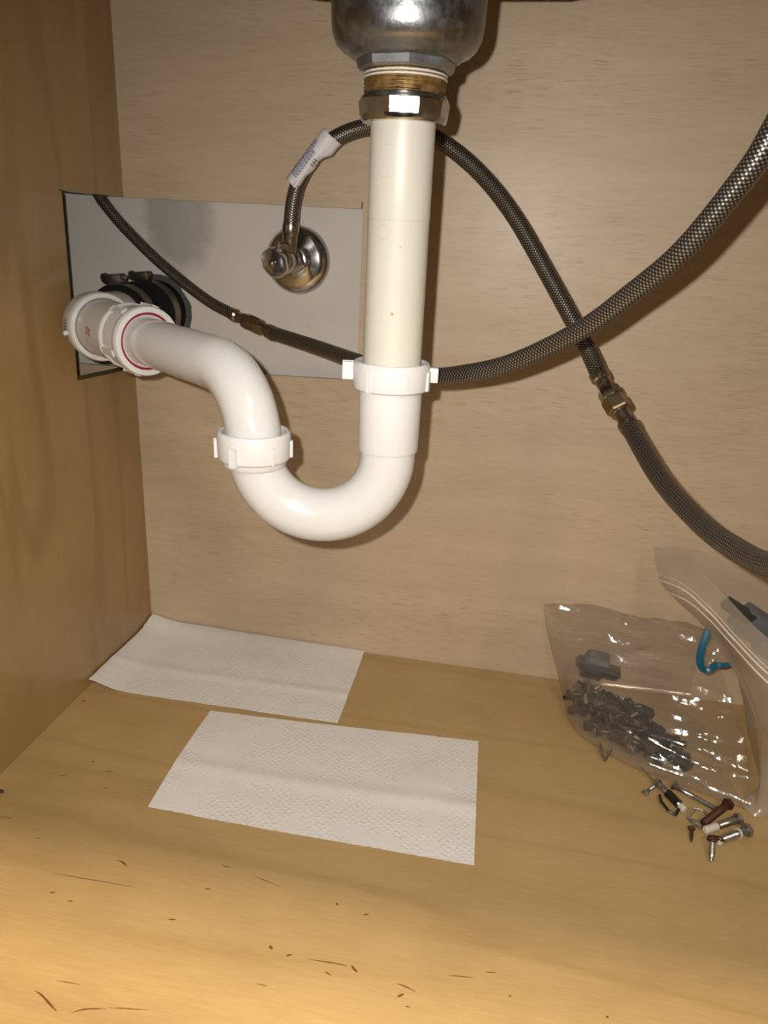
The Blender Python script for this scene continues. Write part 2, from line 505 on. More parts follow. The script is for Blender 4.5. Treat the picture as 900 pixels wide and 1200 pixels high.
def yz(pts, x=0.0): return [Vector((x, a/1000, b/1000)) for a, b in pts]
def xz(pts, y=0.0): return [Vector((a/1000, y, b/1000)) for a, b in pts]
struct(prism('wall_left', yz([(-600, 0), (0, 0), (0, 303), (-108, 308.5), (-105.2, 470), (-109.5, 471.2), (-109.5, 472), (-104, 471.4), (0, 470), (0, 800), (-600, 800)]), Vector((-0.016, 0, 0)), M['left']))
struct(prism('wall_back', xz([(0, 0), (860, 0), (860, 800), (0, 800), (0, 470), (238.4, 468.8), (238.8, 475), (239.8, 475), (240, 464), (239.5, 309), (0, 303)]), Vector((0, 0.005, 0)), M['back']))
struct(box('wall_adjacent', (-0.30, 0.0, 0.0), (-0.016, 0.005, 0.303), M['back'], smooth=0))
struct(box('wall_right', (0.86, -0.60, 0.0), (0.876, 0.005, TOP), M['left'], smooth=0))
wall_room = struct(box('wall_room', (-0.50, 0.012, -0.05), (1.0, 0.024, 1.2), M['drywall'], smooth=0))
random.seed(4)
def hole_wob(a, t_): return 0.0022*noise.noise(Vector((cos(a)*3, sin(a)*3, 1.3))) + 0.0012*noise.noise(Vector((cos(a)*9, sin(a)*9, 4)))
lathe('pipe_cutout', [(0.030, -0.0012), (0.0368, -0.0010), (0.0375, 0.0), (0.030, 0.0)], V(24, 12, 361), Vector((0, 1, 0)), M['plaster_edge'], wall_room, seg=64, close=True, wob=hole_wob)
# worktop with the sink cut-out, made of four strips
ct = []
for lo, hi in (((-0.05, -0.64, TOP), (0.91, -0.45, TOP+.035)), ((-0.05, -0.06, TOP), (0.91, 0.012, TOP+.035)), ((-0.05, -0.45, TOP), (0.11, -0.06, TOP+.035)), ((0.53, -0.45, TOP), (0.91, -0.06, TOP+.035))):
    lo = Vector(lo); hi = Vector(hi); ct.append(box_data((lo+hi)/2, XYZ, (hi-lo)/2))
v, f = join(ct)
struct(obj('countertop', v, f, M['counter'], smooth=0))
struct(box('trim_1', (-0.016, -0.62, 0.745), (0.876, -0.60, TOP), M['left'], smooth=0))
struct(box('trim_2', (-0.016, -0.62, -0.03), (0.876, -0.60, 0.0), M['left'], smooth=0))

# ------------------------------------------------------------------ sink bowl
DX, DY = 0.3185, -0.255          # axis of the drain
def rrect(hx, hy, r, z, n=6, c=(DX, DY)):
    out = []
    for q, (sx, sy) in enumerate(((1, 1), (-1, 1), (-1, -1), (1, -1))):
        for k in range(n+1):
            a = q*pi/2 + k/n*pi/2
            out.append(Vector((c[0] + sx*(hx-r) + r*cos(a), c[1] + sy*(hy-r) + r*sin(a), z)))
    return out
rings = [rrect(0.036, 0.036, 0.0355, 0.6075), rrect(0.130, 0.135, 0.06, 0.607), rrect(0.150, 0.153, 0.06, 0.613), rrect(0.158, 0.160, 0.055, 0.624), rrect(0.165, 0.166, 0.05, 0.70), rrect(0.170, 0.17, 0.05, 0.80), rrect(0.225, 0.205, 0.03, 0.8365)]
rings += [[p + Vector((0, 0, 0.0012)) for p in r] for r in reversed(rings)]
rr = len(rings[0]); v = [p for r in rings for p in r]
f = [(i*rr+k, i*rr+(k+1) % rr, ((i+1) % len(rings))*rr+(k+1) % rr, ((i+1) % len(rings))*rr+k) for i in range(len(rings)) for k in range(rr)]
for q in v:
    if 0.60 < q.z < 0.63: q.z += 0.0016*noise.noise(q*160)
sink = obj('sink_bowl', v, f, M['sink'])
setp(sink, 'grey steel sink bowl hanging from the worktop above the white drain pipe', 'sink')

# ------------------------------------------------------------------ basin strainer
AX = Vector((DX, DY, 0)); UP = Vector((0, 0, 1))
tocam = Vector((CAM_LOC.x-DX, CAM_LOC.y-DY, 0)).normalized()
st = thing('drain_strainer', 'dull grey metal drain cup with rusty thread under the sink', 'drain', Vector((DX, DY, 0.5115)))
def cupw(a, t_): return 0.0005*noise.noise(Vector((cos(a)*2, sin(a)*2, t_*60)))
lathe('strainer_cup', [(0.020, 0.5435), (0.0295, 0.5428), (0.0318, 0.5440), (0.0330, 0.5455), (0.0372, 0.5470), (0.0402, 0.5500), (0.0424, 0.5550), (0.0432, 0.561), (0.0437, 0.575), (0.0445, 0.592), (0.047, 0.600), (0.047, 0.6062), (0.0, 0.6062)], AX, UP, M['cup'], st, seg=64, wob=cupw)
lathe('hex_collar', [(0.021, 0.5372), (0.0262, 0.5372), (0.0278, 0.5386), (0.0285, 0.5425), (0.0275, 0.5440), (0.021, 0.5440)], AX, UP, M['collar'], st, seg=8, ref=tocam, phase=radians(3), smooth=20)
prof = [(0.020, 0.5205)]
z = 0.5205
while z < 0.5368:
    prof += [(0.0230, z), (0.0239, z+0.0006), (0.0239, z+0.0010), (0.0230, z+0.0015)]; z += 0.0019
prof += [(0.020, z)]
thr = lathe('threaded_outlet', prof, AX, UP, M['thread'], st, seg=56)
pt = [0.5332, 0.5351]
for zz in pt:
    lathe('thread_tape', [(0.0236, zz), (0.0243, zz+0.0003), (0.0243, zz+0.0010), (0.0236, zz+0.0013)], AX, UP, M['tape'], thr, seg=56, close=True)
P10 = radians(18)
sn = lathe('slip_nut', [(0.0195, 0.5108), (0.0240, 0.5108), (0.0252, 0.5122), (0.0256, 0.5142)], AX, UP, M['chrome'], st, seg=60, ref=tocam)
lathe('nut_flats', [(0.0195, 0.5142), (0.0258, 0.5142), (0.0267, 0.5220), (0.0195, 0.5220)], AX, UP, M['chrome'], sn, seg=10, ref=tocam, phase=P10, smooth=15)
lathe('nut_shoulder', [(0.0195, 0.5220), (0.0258, 0.5220), (0.0254, 0.5238), (0.0240, 0.5256), (0.0195, 0.5256)], AX, UP, M['chrome'], sn, seg=60, ref=tocam)

# ------------------------------------------------------------------ tailpiece
tp = thing('tailpiece_pipe', 'straight ivory plastic tailpiece pipe dropping from the chrome slip nut', 'pipe', Vector((DX, DY, 0.345)))
lathe('pipe', [(0.0, 0.345), (0.01895, 0.345), (0.01895, 0.4576), (0.0191, 0.4580), (0.0191, 0.5130), (0.0, 0.5130)], AX, UP, M['pvc_tail'], tp, seg=72)
def wrap(pts2, r=0.01913):
    """flat outline (mm; s to the right, z up) laid on the tailpiece"""
    out = []
    side = Vector((-tocam.y, tocam.x, 0))
    for s, z_ in pts2:
        a = s/1000/r
        out.append(AX + tocam*(r*cos(a)) + side*(r*sin(a)) + UP*(z_/1000))
    return out
def circ(cx, cz, r, a0=0, a1=2*pi, n=32): return [(cx + r*cos(a0+(a1-a0)*k/n), cz + r*sin(a0+(a1-a0)*k/n)) for k in range(n+1)]
def emboss(pts2, parent, mat=None, rad=0.00022): tube('moulded_mark', wrap(pts2), rad, mat or M['emboss'], parent, seg=6)
lathe('seam_ring', [(0.0189, 0.4578), (0.01922, 0.4578), (0.01922, 0.4582), (0.0189, 0.4582)], AX, UP, M['emboss'], tp, seg=72, close=True)
emboss(circ(-9.5, 451.0, 4.0), tp, rad=0.00012)
emboss(circ(-9.0, 489, 9.2, -0.7, 2.4), tp, rad=0.00010)
for k, a in enumerate((-1.9, -1.6, -1.3, -1.0, -0.2, 0.0, 2.9, 3.2, 3.5)):
    x0 = -9.0 + 8.0*cos(a); z0 = 489 + 8.0*sin(a)
    emboss([(x0-0.9*sin(a)-0.6*cos(a), z0+0.9*cos(a)-0.6*sin(a)), (x0+0.7*cos(a), z0+0.7*sin(a)), (x0+0.8*sin(a), z0-0.8*cos(a))], tp, rad=0.00012)
emboss([(-10.5, 491), (-10.8, 487)], tp, rad=0.00012)

# ------------------------------------------------------------------ slip-joint nuts
def ring_nut(name, origin, axis, r_in, r_out, h, parent, tabs, ref, mat=None, lip=0.0018, drop=0.004):
    mat = mat or M['pvc_nut']
    o = lathe(name, [(r_in-0.0005, 0), (r_out-0.0016, 0), (r_out-0.0004, 0.0010), (r_out, 0.003), (r_out+0.0003, h-0.003), (r_out-0.0002, h-0.001), (r_out-0.0012, h), (r_out-0.0026, h), (r_out-0.0036, h-0.0008), (r_out-0.0042, h-drop), (r_in-0.0005, h-drop-0.0004)],
              origin, axis, mat, parent, seg=72, ref=ref, close=True)
    x, y, zz = basis(axis, ref)
    for (deg, proud, wid, t0, t1) in tabs:
        a = radians(deg); d = x*cos(a) + y*sin(a); tg = zz.cross(d)
        c = origin + d*(r_out + proud/2 - 0.0012) + zz*((t0+t1)/2)
        vv, ff = box_data(c, (d, tg, zz), (proud/2 + 0.0012, wid/2, (t1-t0)/2), 0.0004)
        obj('wing_tab' if proud > 0.002 else 'grip_rib', vv, ff, mat, o)
    return o

# ------------------------------------------------------------------ U bend
JX, JY = 0.228, -0.267
ud = Vector((JX-DX, JY-DY, 0)); UR = ud.length/2; ud.normalize()
UZ = 0.3085
ub = thing('trap_u_bend', 'glossy white plastic U bend forming the bottom of the trap', 'pipe', Vector(((DX+JX)/2, (DY+JY)/2, UZ-UR-0.0187)))
mid = Vector(((DX+JX)/2, (DY+JY)/2, UZ))
path = [Vector((DX, DY, 0.340)), Vector((DX, DY, 0.330)), Vector((DX, DY, 0.320))]
for k in range(41):
    a = pi*k/40; path.append(mid - ud*(UR*cos(a)) - UP*(UR*sin(a)))
path += [Vector((JX, JY, 0.312))]
tube('u_pipe', path, 0.0186, M['pvc'], ub, seg=64)
lathe('socket', [(0.0186, 0.3128), (0.0199, 0.3132), (0.0203, 0.3142), (0.0209, 0.3555), (0.0209, 0.362), (0.0186, 0.362)], AX, UP, M['pvc_nut'], ub, seg=72, close=True)
emb = thing  # keep name short
side = Vector((-tocam.y, tocam.x, 0))
for k, zz in enumerate((350.5, 347.5, 344.0, 340.5, 337)):
    tube('moulded_mark', wrap([(0.6, zz-1.1), (0.1, zz+0.9), (-0.7, zz-0.5)], 0.0208), 0.00018, M['pvc_nut'], ub, seg=6)
lathe('threaded_rim', [(0.0180, 0.2962), (0.0212, 0.2970), (0.0221, 0.2985), (0.0221, 0.3012), (0.0228, 0.3020), (0.0232, 0.310), (0.0180, 0.310)], Vector((JX, JY, 0)), UP, M['pvc'], ub, seg=72, close=True)
n1 = thing('slip_joint_nut', 'white winged nut clamping the ivory tailpiece into the U bend', 'nut', Vector((DX, DY, 0.3545)))
ring_nut('nut_ring', Vector((DX, DY, 0.3545)), UP, 0.0205, 0.0250, 0.0180, n1,
         [(-88, 0.0065, 0.006, 0.006, 0.0165), (90, 0.0055, 0.006, 0.0055, 0.0150), (-33, 0.0011, 0.0024, 0.001, 0.0135), (23, 0.0011, 0.0024, 0.001, 0.0135), (70, 0.0013, 0.004, 0.001, 0.0135), (150, 0.0011, 0.003, 0.001, 0.0135), (205, 0.0011, 0.003, 0.001, 0.0135)], tocam)
n2 = thing('slip_joint_nut', 'white ribbed nut where the curved arm meets the U bend', 'nut', Vector((JX, JY, 0.3015)))
tc2 = Vector((CAM_LOC.x-JX, CAM_LOC.y-JY, 0)).normalized()
ring_nut('nut_ring', Vector((JX, JY, 0.3015)), UP, 0.0200, 0.0248, 0.0195, n2,
         [(-31, 0.0030, 0.0042, 0.000, 0.0125), (-88, 0.0016, 0.004, 0.0015, 0.013), (29, 0.0010, 0.0024, 0.0005, 0.0125), (84, 0.0016, 0.004, 0.0015, 0.013), (150, 0.0011, 0.003, 0.001, 0.013), (210, 0.0011, 0.003, 0.001, 0.013)], tc2)

# ------------------------------------------------------------------ trap arm
E0 = Vector((0.024, -0.114, 0.362)); J0 = Vector((JX, JY, 0.3585))
AD = (J0-E0).normalized()                 # from the elbow towards the trap
ta = thing('curved_drain_pipe', 'curved white plastic trap arm running from the U bend to the wall', 'pipe', Vector((JX, JY, 0.306)))
BR = 0.047
path = [Vector((JX, JY, 0.303)), Vector((JX, JY, 0.307))]
cen = J0 - UP*BR - AD*BR
for k in range(31):
    a = pi/2*k/30; path.append(cen + AD*(BR*cos(a)) + UP*(BR*sin(a)))
for t_ in (0.17, 0.13, 0.09, 0.05): path.append(E0 + AD*t_)
path = [p + Vector((0, 0, 0)) for p in path]
tube('arm_pipe', path, 0.0187, M['pvc'], ta, seg=64)

ad = thing('trap_adapter', 'white trap adapter with printed red marks glued into the drain elbow', 'pipe fitting', E0 + AD*0.05 - UP*0.024)
lathe('adapter_body', [(0.0195, 0.012), (0.0241, 0.012), (0.0241, 0.070), (0.0236, 0.085), (0.0195, 0.085)], E0, AD, M['pvc_grey'], ad, seg=64, close=True)
# red print: two stacked lines of small characters
axx, ayy, azz = basis(AD, UP)
campt = (CAM_LOC - E0); campt = (campt - AD*campt.dot(AD)).normalized()
def adp(t_, ang, r=0.02425):
    base = campt; sd = AD.cross(base)
    return E0 + AD*t_ + base*(r*cos(ang)) + sd*(r*sin(ang))
random.seed(11)
for row, tt in enumerate((0.043, 0.0475)):
    for k in range(4):
        a0 = 0.20 + 0.075*k - (0.05 if row == 0 else 0.0)
        pts = [adp(tt, a0), adp(tt+0.0032, a0+0.01), adp(tt+0.0032, a0+0.045), adp(tt+0.0004*k, a0+0.04)]
        tube('printed_mark', pts[:3] if k % 2 else pts, 0.00032, M['redprint'], ad, seg=5)
n3 = thing('slip_joint_nut', 'white ribbed nut with a red washer around the end of the trap arm', 'nut', E0 + AD*0.105 - UP*0.027)
nr = lathe('nut_ring', [(0.0238, 0.072), (0.0262, 0.072), (0.0268, 0.0735), (0.0262, 0.076), (0.0252, 0.077), (0.0252, 0.097), (0.0266, 0.098), (0.0275, 0.0995), (0.0275, 0.104), (0.0267, 0.106), (0.0228, 0.106), (0.0222, 0.105), (0.0222, 0.098), (0.0238, 0.094)], E0, AD, M['pvc_nut'], n3, seg=72, close=True)
for dg in (38, 95, 152, 209, 266, 323):
    a = radians(dg); d = campt*cos(a) + AD.cross(campt)*sin(a); tg = AD.cross(d)
    vv, ff = box_data(E0 + AD*0.0885 + d*0.0262, (d, tg, AD), (0.0020, 0.0022, 0.0105), 0.0005)
    obj('wing_tab', vv, ff, M['pvc_nut'], nr)
lathe('washer', [(0.0209, 0.1030), (0.0224, 0.1030), (0.0224, 0.1054), (0.0209, 0.1050)], E0, AD, M['red'], n3, seg=64, close=True)
lathe('sealing_cone', [(0.0188, 0.098), (0.0207, 0.098), (0.0207, 0.1046), (0.0188, 0.1030)], E0, AD, M['pvc_nut'], n3, seg=64, close=True)

# ------------------------------------------------------------------ drain elbow
el = thing('drain_elbow', 'grey-white drain elbow hub turning into the wall opening', 'pipe fitting', E0 - UP*0.028)
KX = 0.024
turn = math.acos(max(-1, min(1, Vector((0, -1, 0)).dot(AD)))); R0 = 0.034; tl = R0*math.tan(turn/2)
p0 = E0 + Vector((0, tl, 0)); p1 = E0 + AD*tl
nrm = (AD - Vector((0, -1, 0))*AD.dot(Vector((0, -1, 0)))).normalized(); cc = p0 + nrm*R0
path = [Vector((KX, -0.060, E0.z)), Vector((KX, -0.078, E0.z))]
for k in range(17):
    a = turn*k/16; path.append(cc - nrm*(R0*cos(a)) + Vector((0, -1, 0))*(R0*sin(a)))
bp = path + [E0 + AD*0.019]
tube('elbow_body', bp, lambda s: 0.0255 + 0.0035*min(1, max(0, (s-0.35)/0.3)), M['pvc_grey'], el, seg=64)
lathe('hub_rim', [(0.0242, 0.016), (0.0292, 0.016), (0.0294, 0.0215), (0.0284, 0.0232), (0.0252, 0.0232), (0.0242, 0.0215)], E0, AD, M['pvc'], el, seg=72, close=True)
vv, ff = box_data(E0 + AD*0.004 + (AD.cross(campt)*-0.55 + campt*0.35).normalized()*0.0302, (Vector((-0.6, -0.8, 0)), Vector((0.8, -0.6, 0)), UP), (0.0022, 0.0025, 0.0022), 0.0006)
lugd = (-CAM_R*0.995 - CAM_U*0.06).normalized(); lugd = (lugd - AD*lugd.dot(AD)).normalized()
lathe('moulding_lug', [(0.0022, 0.027), (0.0022, 0.0315), (0.0012, 0.0327), (0.0, 0.0327)], E0 + AD*0.0145, lugd, M['pvc'], el, seg=12)
ang0 = math.atan2(lugd.dot(AD.cross(campt)), lugd.dot(campt))
for k in range(7):
    a = ang0*(0.80) + 0.085*(k-3)*(1 if ang0 < 0 else -1)*1.0 - 0.03*ang0
    q = [adp(0.0135 - tt, a + da, 0.0291) for tt, da in ((0, 0), (0.0030, 0.012), (0.0030, 0.045), (0.0006, 0.04))]
    tube('printed_mark', q if k % 3 else q[:3], 0.00035, M['blackprint'], el, seg=5)

# ------------------------------------------------------------------ rubber coupling
rc = thing('rubber_coupling', 'black rubber coupling with two steel hose clamps in the drywall', 'pipe coupling', Vector((KX, -0.03, E0.z-0.031)))
YA = Vector((KX, 0, E0.z)); YD = Vector((0, 1, 0))
lathe('rubber_sleeve', [(0.0258, -0.0720), (0.0302, -0.0720), (0.0310, -0.070), (0.0310, -0.052), (0.0320, -0.049), (0.0320, -0.022), (0.0310, -0.019), (0.0310, 0.0115), (0.0258, 0.0115)], YA, YD, M['rubber'], rc, seg=64, close=True)
for yc in (-0.061, -0.009):
    cl = lathe('clamp_band', [(0.0311, yc-0.0062), (0.0319, yc-0.0062), (0.0322, yc-0.0050), (0.0319, yc-0.0040), (0.0319, yc+0.0040), (0.0322, yc+0.0050), (0.0319, yc+0.0062), (0.0311, yc+0.0062)], YA, YD, M['clamp'], rc, seg=64, close=True)
    tx = Vector((1, 0, 0.10)).normalized(); cz = YA + Vector((-0.005, yc, 0.0355))
    vv, ff = box_data(cz, (tx, YD, tx.cross(YD)), (0.0085, 0.0058, 0.0042), 0.0018)
    obj('screw_housing', vv, ff, M['clamp'], cl)
    lathe('clamp_screw', [(0.0, -0.0130), (0.0040, -0.0130), (0.0046, -0.0122), (0.0046, -0.0085), (0.0034, -0.008), (0.0034, 0.0095), (0.0024, 0.0105), (0.0, 0.0105)], cz + Vector((0, 0, 0.0012)), tx, M['clamp'], cl, seg=16)

# ------------------------------------------------------------------ braided hoses
def offs(P, a, b):
    """sub-path of the smooth path between fractions a and b of its length"""
    L = [0.0]
    for i in range(1, len(P)): L.append(L[-1] + (P[i]-P[i-1]).length)
    T = L[-1]; out = []
    def atl(s):
        for i in range(1, len(P)):
            if L[i] >= s: return P[i-1].lerp(P[i], (s-L[i-1])/(L[i]-L[i-1]))
        return P[-1].copy()
    out.append(atl(a*T))
    out += [P[i] for i in range(len(P)) if a*T + 1e-4 < L[i] < b*T - 1e-4]
    out.append(atl(b*T))
    return out

def coupling(parent, a, b, rh1, rh2, hexr):
    """crimped ferrule - nut - coupling hexagon - ferrule between two hose ends"""
    d = b-a; L = d.length; d.normalize(); k = L
    f1 = lathe('ferrule', [(rh1*0.8, -0.004), (rh1*1.06, -0.004), (rh1*1.10, -0.001), (rh1*1.06, 0.0025), (rh1*0.84, 0.004), (rh1*0.84, k*0.30), (rh1*0.7, k*0.30)], a, d, M['nickel'], parent, seg=32)
    lathe('swivel_nut', [(hexr*0.7, k*0.27), (hexr*0.93, k*0.27), (hexr*0.99, k*0.30), (hexr*0.99, k*0.42), (hexr*0.93, k*0.45), (hexr*0.7, k*0.45)], a, d, M['nickel'], parent, seg=6, smooth=20, phase=0.45)
    lathe('coupling_hex', [(hexr*0.7, k*0.44), (hexr*1.0, k*0.45), (hexr*1.08, k*0.48), (hexr*1.08, k*0.68), (hexr*1.0, k*0.71), (hexr*0.7, k*0.72)], a, d, M['brass'], parent, seg=6, smooth=20, phase=0.15)
    lathe('ferrule', [(rh2*0.7, k*0.70), (rh2*0.92, k*0.70), (rh2*0.92, k*0.72), (rh2*0.82, k*0.74), (rh2*0.82, k-0.005), (rh2*1.05, k-0.0035), (rh2*1.09, k), (rh2*1.05, k+0.004), (rh2*0.8, k+0.004)], a, d, M['nickel'], parent, seg=32)

def braided(P, r, parent):
    """hose whose woven carriers stand proud as small knuckles"""
    fine = catmull(P, 40)
    L = [0.0]
    for i in range(1, len(fine)): L.append(L[-1] + (fine[i]-fine[i-1]).length)
    n = int(L[-1] / (PITCH/5)); path = []; k = 1
    for i in range(n+1):
        s_ = L[-1]*i/n
        while k < len(L)-1 and L[k] < s_: k += 1
        path.append(fine[k-1].lerp(fine[k], (s_-L[k-1])/max(1e-9, L[k]-L[k-1])))
    fr = frames(path); seg = CARR*5; verts = []; faces = []; uv = []
    step = L[-1]/n
    for i, c in enumerate(path):
        cu = cos(2*pi*i*step/PITCH)
        for q in range(seg):
            a = 2*pi*q/seg
            rr_ = r - 0.00032*(1 - (0.5 + 0.5*cu*cos(CARR*a)))
            verts.append(c + fr[i][1]*(rr_*cos(a)) + fr[i][2]*(rr_*sin(a)))
    for i in range(n):
        for q in range(seg):
            q2 = (q+1) % seg
            faces.append((i*seg+q, i*seg+q2, (i+1)*seg+q2, (i+1)*seg+q))
            uv.append(((i*step, q/seg), (i*step, (q+1)/seg), ((i+1)*step, (q+1)/seg), ((i+1)*step, q/seg)))
    for base, Lx in ((0, 0.0), (n*seg, L[-1])):
        faces.append(tuple(range(base, base+seg))); uv.append(tuple((Lx, q/seg) for q in range(seg)))
    return obj('braided_sleeve', verts, faces, M['braid'], parent, 80, uv)

# hose with the fitting in front of the drywall: from the opening in the side panel to the tap
A_left = [V(-30, -14, 530), V(-19, -20, 492), V(-13, -26, 474), V(-3, -27, 460), V(17, -27, 439), V(52, -31, 411), V(98, -40, 383), V(131, -49, 370.5)]
A_right = [V(172, -66, 359.5), V(228, -106, 355), V(272, -150, 353.5), V(305, -180, 353), V(336, -207, 356), V(361, -222, 362), V(395, -240, 375), V(434, -265, 401), V(458, -284, 425), V(478, -304, 449), V(495, -319, 479), V(504, -327, 500), V(512, -334, 535), V(515, -337, 600), V(515, -337, 680)]
ha = thing('braided_hose', 'braided steel supply hose passing behind the white trap nut and out through the side panel', 'hose', V(131, -49, 364))
braided(A_left, 0.0054, ha)
braided(A_right, 0.0060, ha)
coupling(ha, A_left[-1], A_right[0], 0.0056, 0.0062, 0.0074)
# hose from the shut-off valve, looping over behind the tailpiece
B_left = [V(180, -31, 449), V(182.5, -33, 469), V(189, -35, 489), V(202, -36, 509), V(223, -35, 525), V(249, -35, 533.5), V(279, -38, 533.5), V(313, -42, 524), V(348, -49, 501), V(380, -61, 469), V(412, -77, 426), V(449, -101, 373), V(463, -117, 350)]
B_right = [V(486.5, -147, 319.5), V(506, -205, 296), V(524, -260, 286), V(535, -302, 287), V(543, -342, 294), V(549, -378, 312), V(552, -395, 345), V(552, -398, 400), V(548, -390, 470), V(545, -385, 560), V(545, -385, 680)]
hb = thing('braided_hose', 'braided steel supply hose with a white paper label rising from the shut-off valve', 'hose', V(180, -31, 440))
PB = catmull(B_left, 14)
braided(B_left, 0.0070, hb)
braided(B_right, 0.0071, hb)
coupling(hb, B_left[-1], B_right[0], 0.0072, 0.0073, 0.0092)
lathe('ferrule', [(0.0050, -0.0205), (0.0066, -0.0205), (0.0068, -0.006), (0.0072, -0.005), (0.0078, -0.003), (0.0078, 0.003), (0.0074, 0.005), (0.0050, 0.005)], B_left[0], Vector((0.06, 0, 1)), M['nickel'], hb, seg=32)
# paper label folded round the hose, with a flag edge
la = V(185.5, -36, 485); lb = V(219, -36.5, 526)
ldv = (lb-la); LL = ldv.length; ldv.normalize()
ln = (CAM_LOC - la); ln = (ln - ldv*ln.dot(ldv)).normalized(); ls = ldv.cross(ln)          # ln faces the camera
if ls.dot(CAM_R) < 0: ls = -ls
nU, nV = 25, 15
vv = []
def flag(s): return 0.0052 + 0.0036*s + 0.0022*math.tanh((s-0.72)*14) + 0.0006*sin(s*19)
for i in range(nU):
    s = i/(nU-1); w_ = 0.0082
    row = []
    end = flag(s)
    # section: front flap edge -> over the hose front -> back -> back flap edge
    for j in range(nV):
        q = j/(nV-1)
        if q < 0.22: x_ = end + (0.0005 - end)*(q/0.22); y_ = 0.0035 + 0.0067*(q/0.22)**0.7
        elif q > 0.78: x_ = end + (0.0005 - end)*((1-q)/0.22); y_ = 0.0025 - 0.0123*((1-q)/0.22)**0.7
        else:
            a = radians(90 + 180*((q-0.22)/0.56)); x_ = 0.0005 + 0.0104*cos(a); y_ = 0.0002 + 0.0100*sin(a)
        row.append(la + ldv*(s*LL) + ls*x_ + ln*y_)
    vv += row
lab = obj('paper_label', vv, grid_faces(nU, nV), M['label'], hb, smooth=50)
so = lab.modifiers.new('thickness', 'SOLIDIFY'); so.thickness = 0.0003
def lprint(s0, s1, x0, x1, mat, lift=0.00035):
    pts = []
    for s in (s0, s1):
        for x_ in (x0, x1):
            xx = max(-0.0104, min(0.0104, x_-0.0005))/0.0104; y_ = 0.0002 + 0.0100*math.sqrt(max(0, 1 - xx**2)) if x_ < 0.0005 else 0.0102 - 0.0067*(1-max(0.0, 1-(x_-0.0005)/max(0.001, flag(s)-0.0005))**0.7)
            pts.append(la + ldv*(s*LL) + ls*x_ + ln*(y_ + lift))
    return [pts[0], pts[1], pts[3], pts[2]]
pv = []; pf = []
def addq(q):
    o = len(pv); pv.extend(q); pf.append((o, o+1, o+2, o+3))
random.seed(7)
for r_ in range(6):                                   # small blue print in lines along the label
    x0 = -0.0098 + r_*0.0012; s = 0.13
    lim = 0.80 if r_ < 3 else 0.66
    while s < lim:
        ww = random.uniform(0.02, 0.06); addq(lprint(s, min(lim, s+ww), x0, x0+0.0007, None)); s += ww + 0.014
for s in (0.02, 0.055, 0.09): addq(lprint(s, s+0.012, -0.0086, -0.001, None))
obj('printed_text', pv, pf, M['labelblue'], lab, smooth=0)
pv = []; pf = []
for r_ in range(4):
    for k in range(3):
        addq(lprint(0.44+0.05*k, 0.44+0.05*k+0.032, -0.0008+0.0009*r_, -0.0008+0.0009*r_+0.0005, None))
for k in range(16):
    a = 2*pi*k/16; a2 = 2*pi*(k+1)/16
    q = []
    for aa, rr_ in ((a, 0.0018), (a, 0.0022), (a2, 0.0022), (a2, 0.0018)):
        s_ = 0.52 + rr_*cos(aa)/LL; x_ = 0.0032 + rr_*sin(aa)
        q.append(lprint(s_, s_, x_, x_, None)[0])
    addq(q)
obj('printed_mark', pv, pf, M['blackprint'], lab, smooth=0)

# ------------------------------------------------------------------ shut-off valve
vx, vz = 0.1745, 0.4199
va = thing('shutoff_valve', 'chrome angle stop valve with round wall plate and small oval handle', 'valve', Vector((vx, 0.012, vz-0.032)))
ND = Vector((0, -1, 0)); VO = Vector((vx, 0.0118, vz))
lathe('wall_plate', [(0.0, 0.0), (0.0318, 0.0), (0.0322, 0.001), (0.0316, 0.0035), (0.0285, 0.0075), (0.0235, 0.0100), (0.0165, 0.0112), (0.0135, 0.0135), (0.0115, 0.0150), (0.0090, 0.0152)], VO, ND, M['chrome'], va, seg=64)
lathe('compression_nut', [(0.006, 0.0150), (0.0108, 0.0150), (0.0118, 0.0165), (0.0118, 0.0255), (0.0108, 0.027), (0.006, 0.027)], VO, ND, M['chrome'], va, seg=6, smooth=20, phase=0.3)
lathe('valve_body', [(0.0, 0.026), (0.0092, 0.026), (0.0098, 0.031), (0.0112, 0.036), (0.0114, 0.049), (0.0098, 0.055), (0.0082, 0.057), (0.0082, 0.062), (0.0050, 0.063), (0.0, 0.063)], VO, ND, M['chrome'], va, seg=36)
oc = Vector((vx+0.002, 0.0118-0.043, vz))
lathe('outlet_neck', [(0.0, 0.004), (0.0068, 0.004), (0.0068, 0.012), (0.0, 0.012)], oc, UP, M['brass'], va, seg=28)
lathe('outlet_nut', [(0.0, -0.003), (0.0078, 0.0065), (0.0088, 0.0080), (0.0088, 0.0155), (0.0078, 0.0170), (0.0, 0.0170)], oc, UP, M['brass'], va, seg=6, smooth=20, phase=0.5)
hd = lathe('handle', [(0.0, 0.061), (0.0070, 0.061), (0.0090, 0.063), (0.0118, 0.066), (0.0124, 0.070), (0.0120, 0.076), (0.0105, 0.079), (0.0045, 0.0800), (0.0, 0.0795)], VO, ND, M['chrome'], va, seg=60,
      wob=lambda a, t_: (0.0014*cos(2*(a-0.5)) + 0.0003*cos(6*a)) if t_ > 0.0625 and t_ < 0.0795 else 0)
lathe('handle_screw', [(0.0, 0.0780), (0.0030, 0.0790), (0.0030, 0.0803), (0.0018, 0.0816), (0.0, 0.0820)], VO, ND, M['nickel'], hd, seg=20)

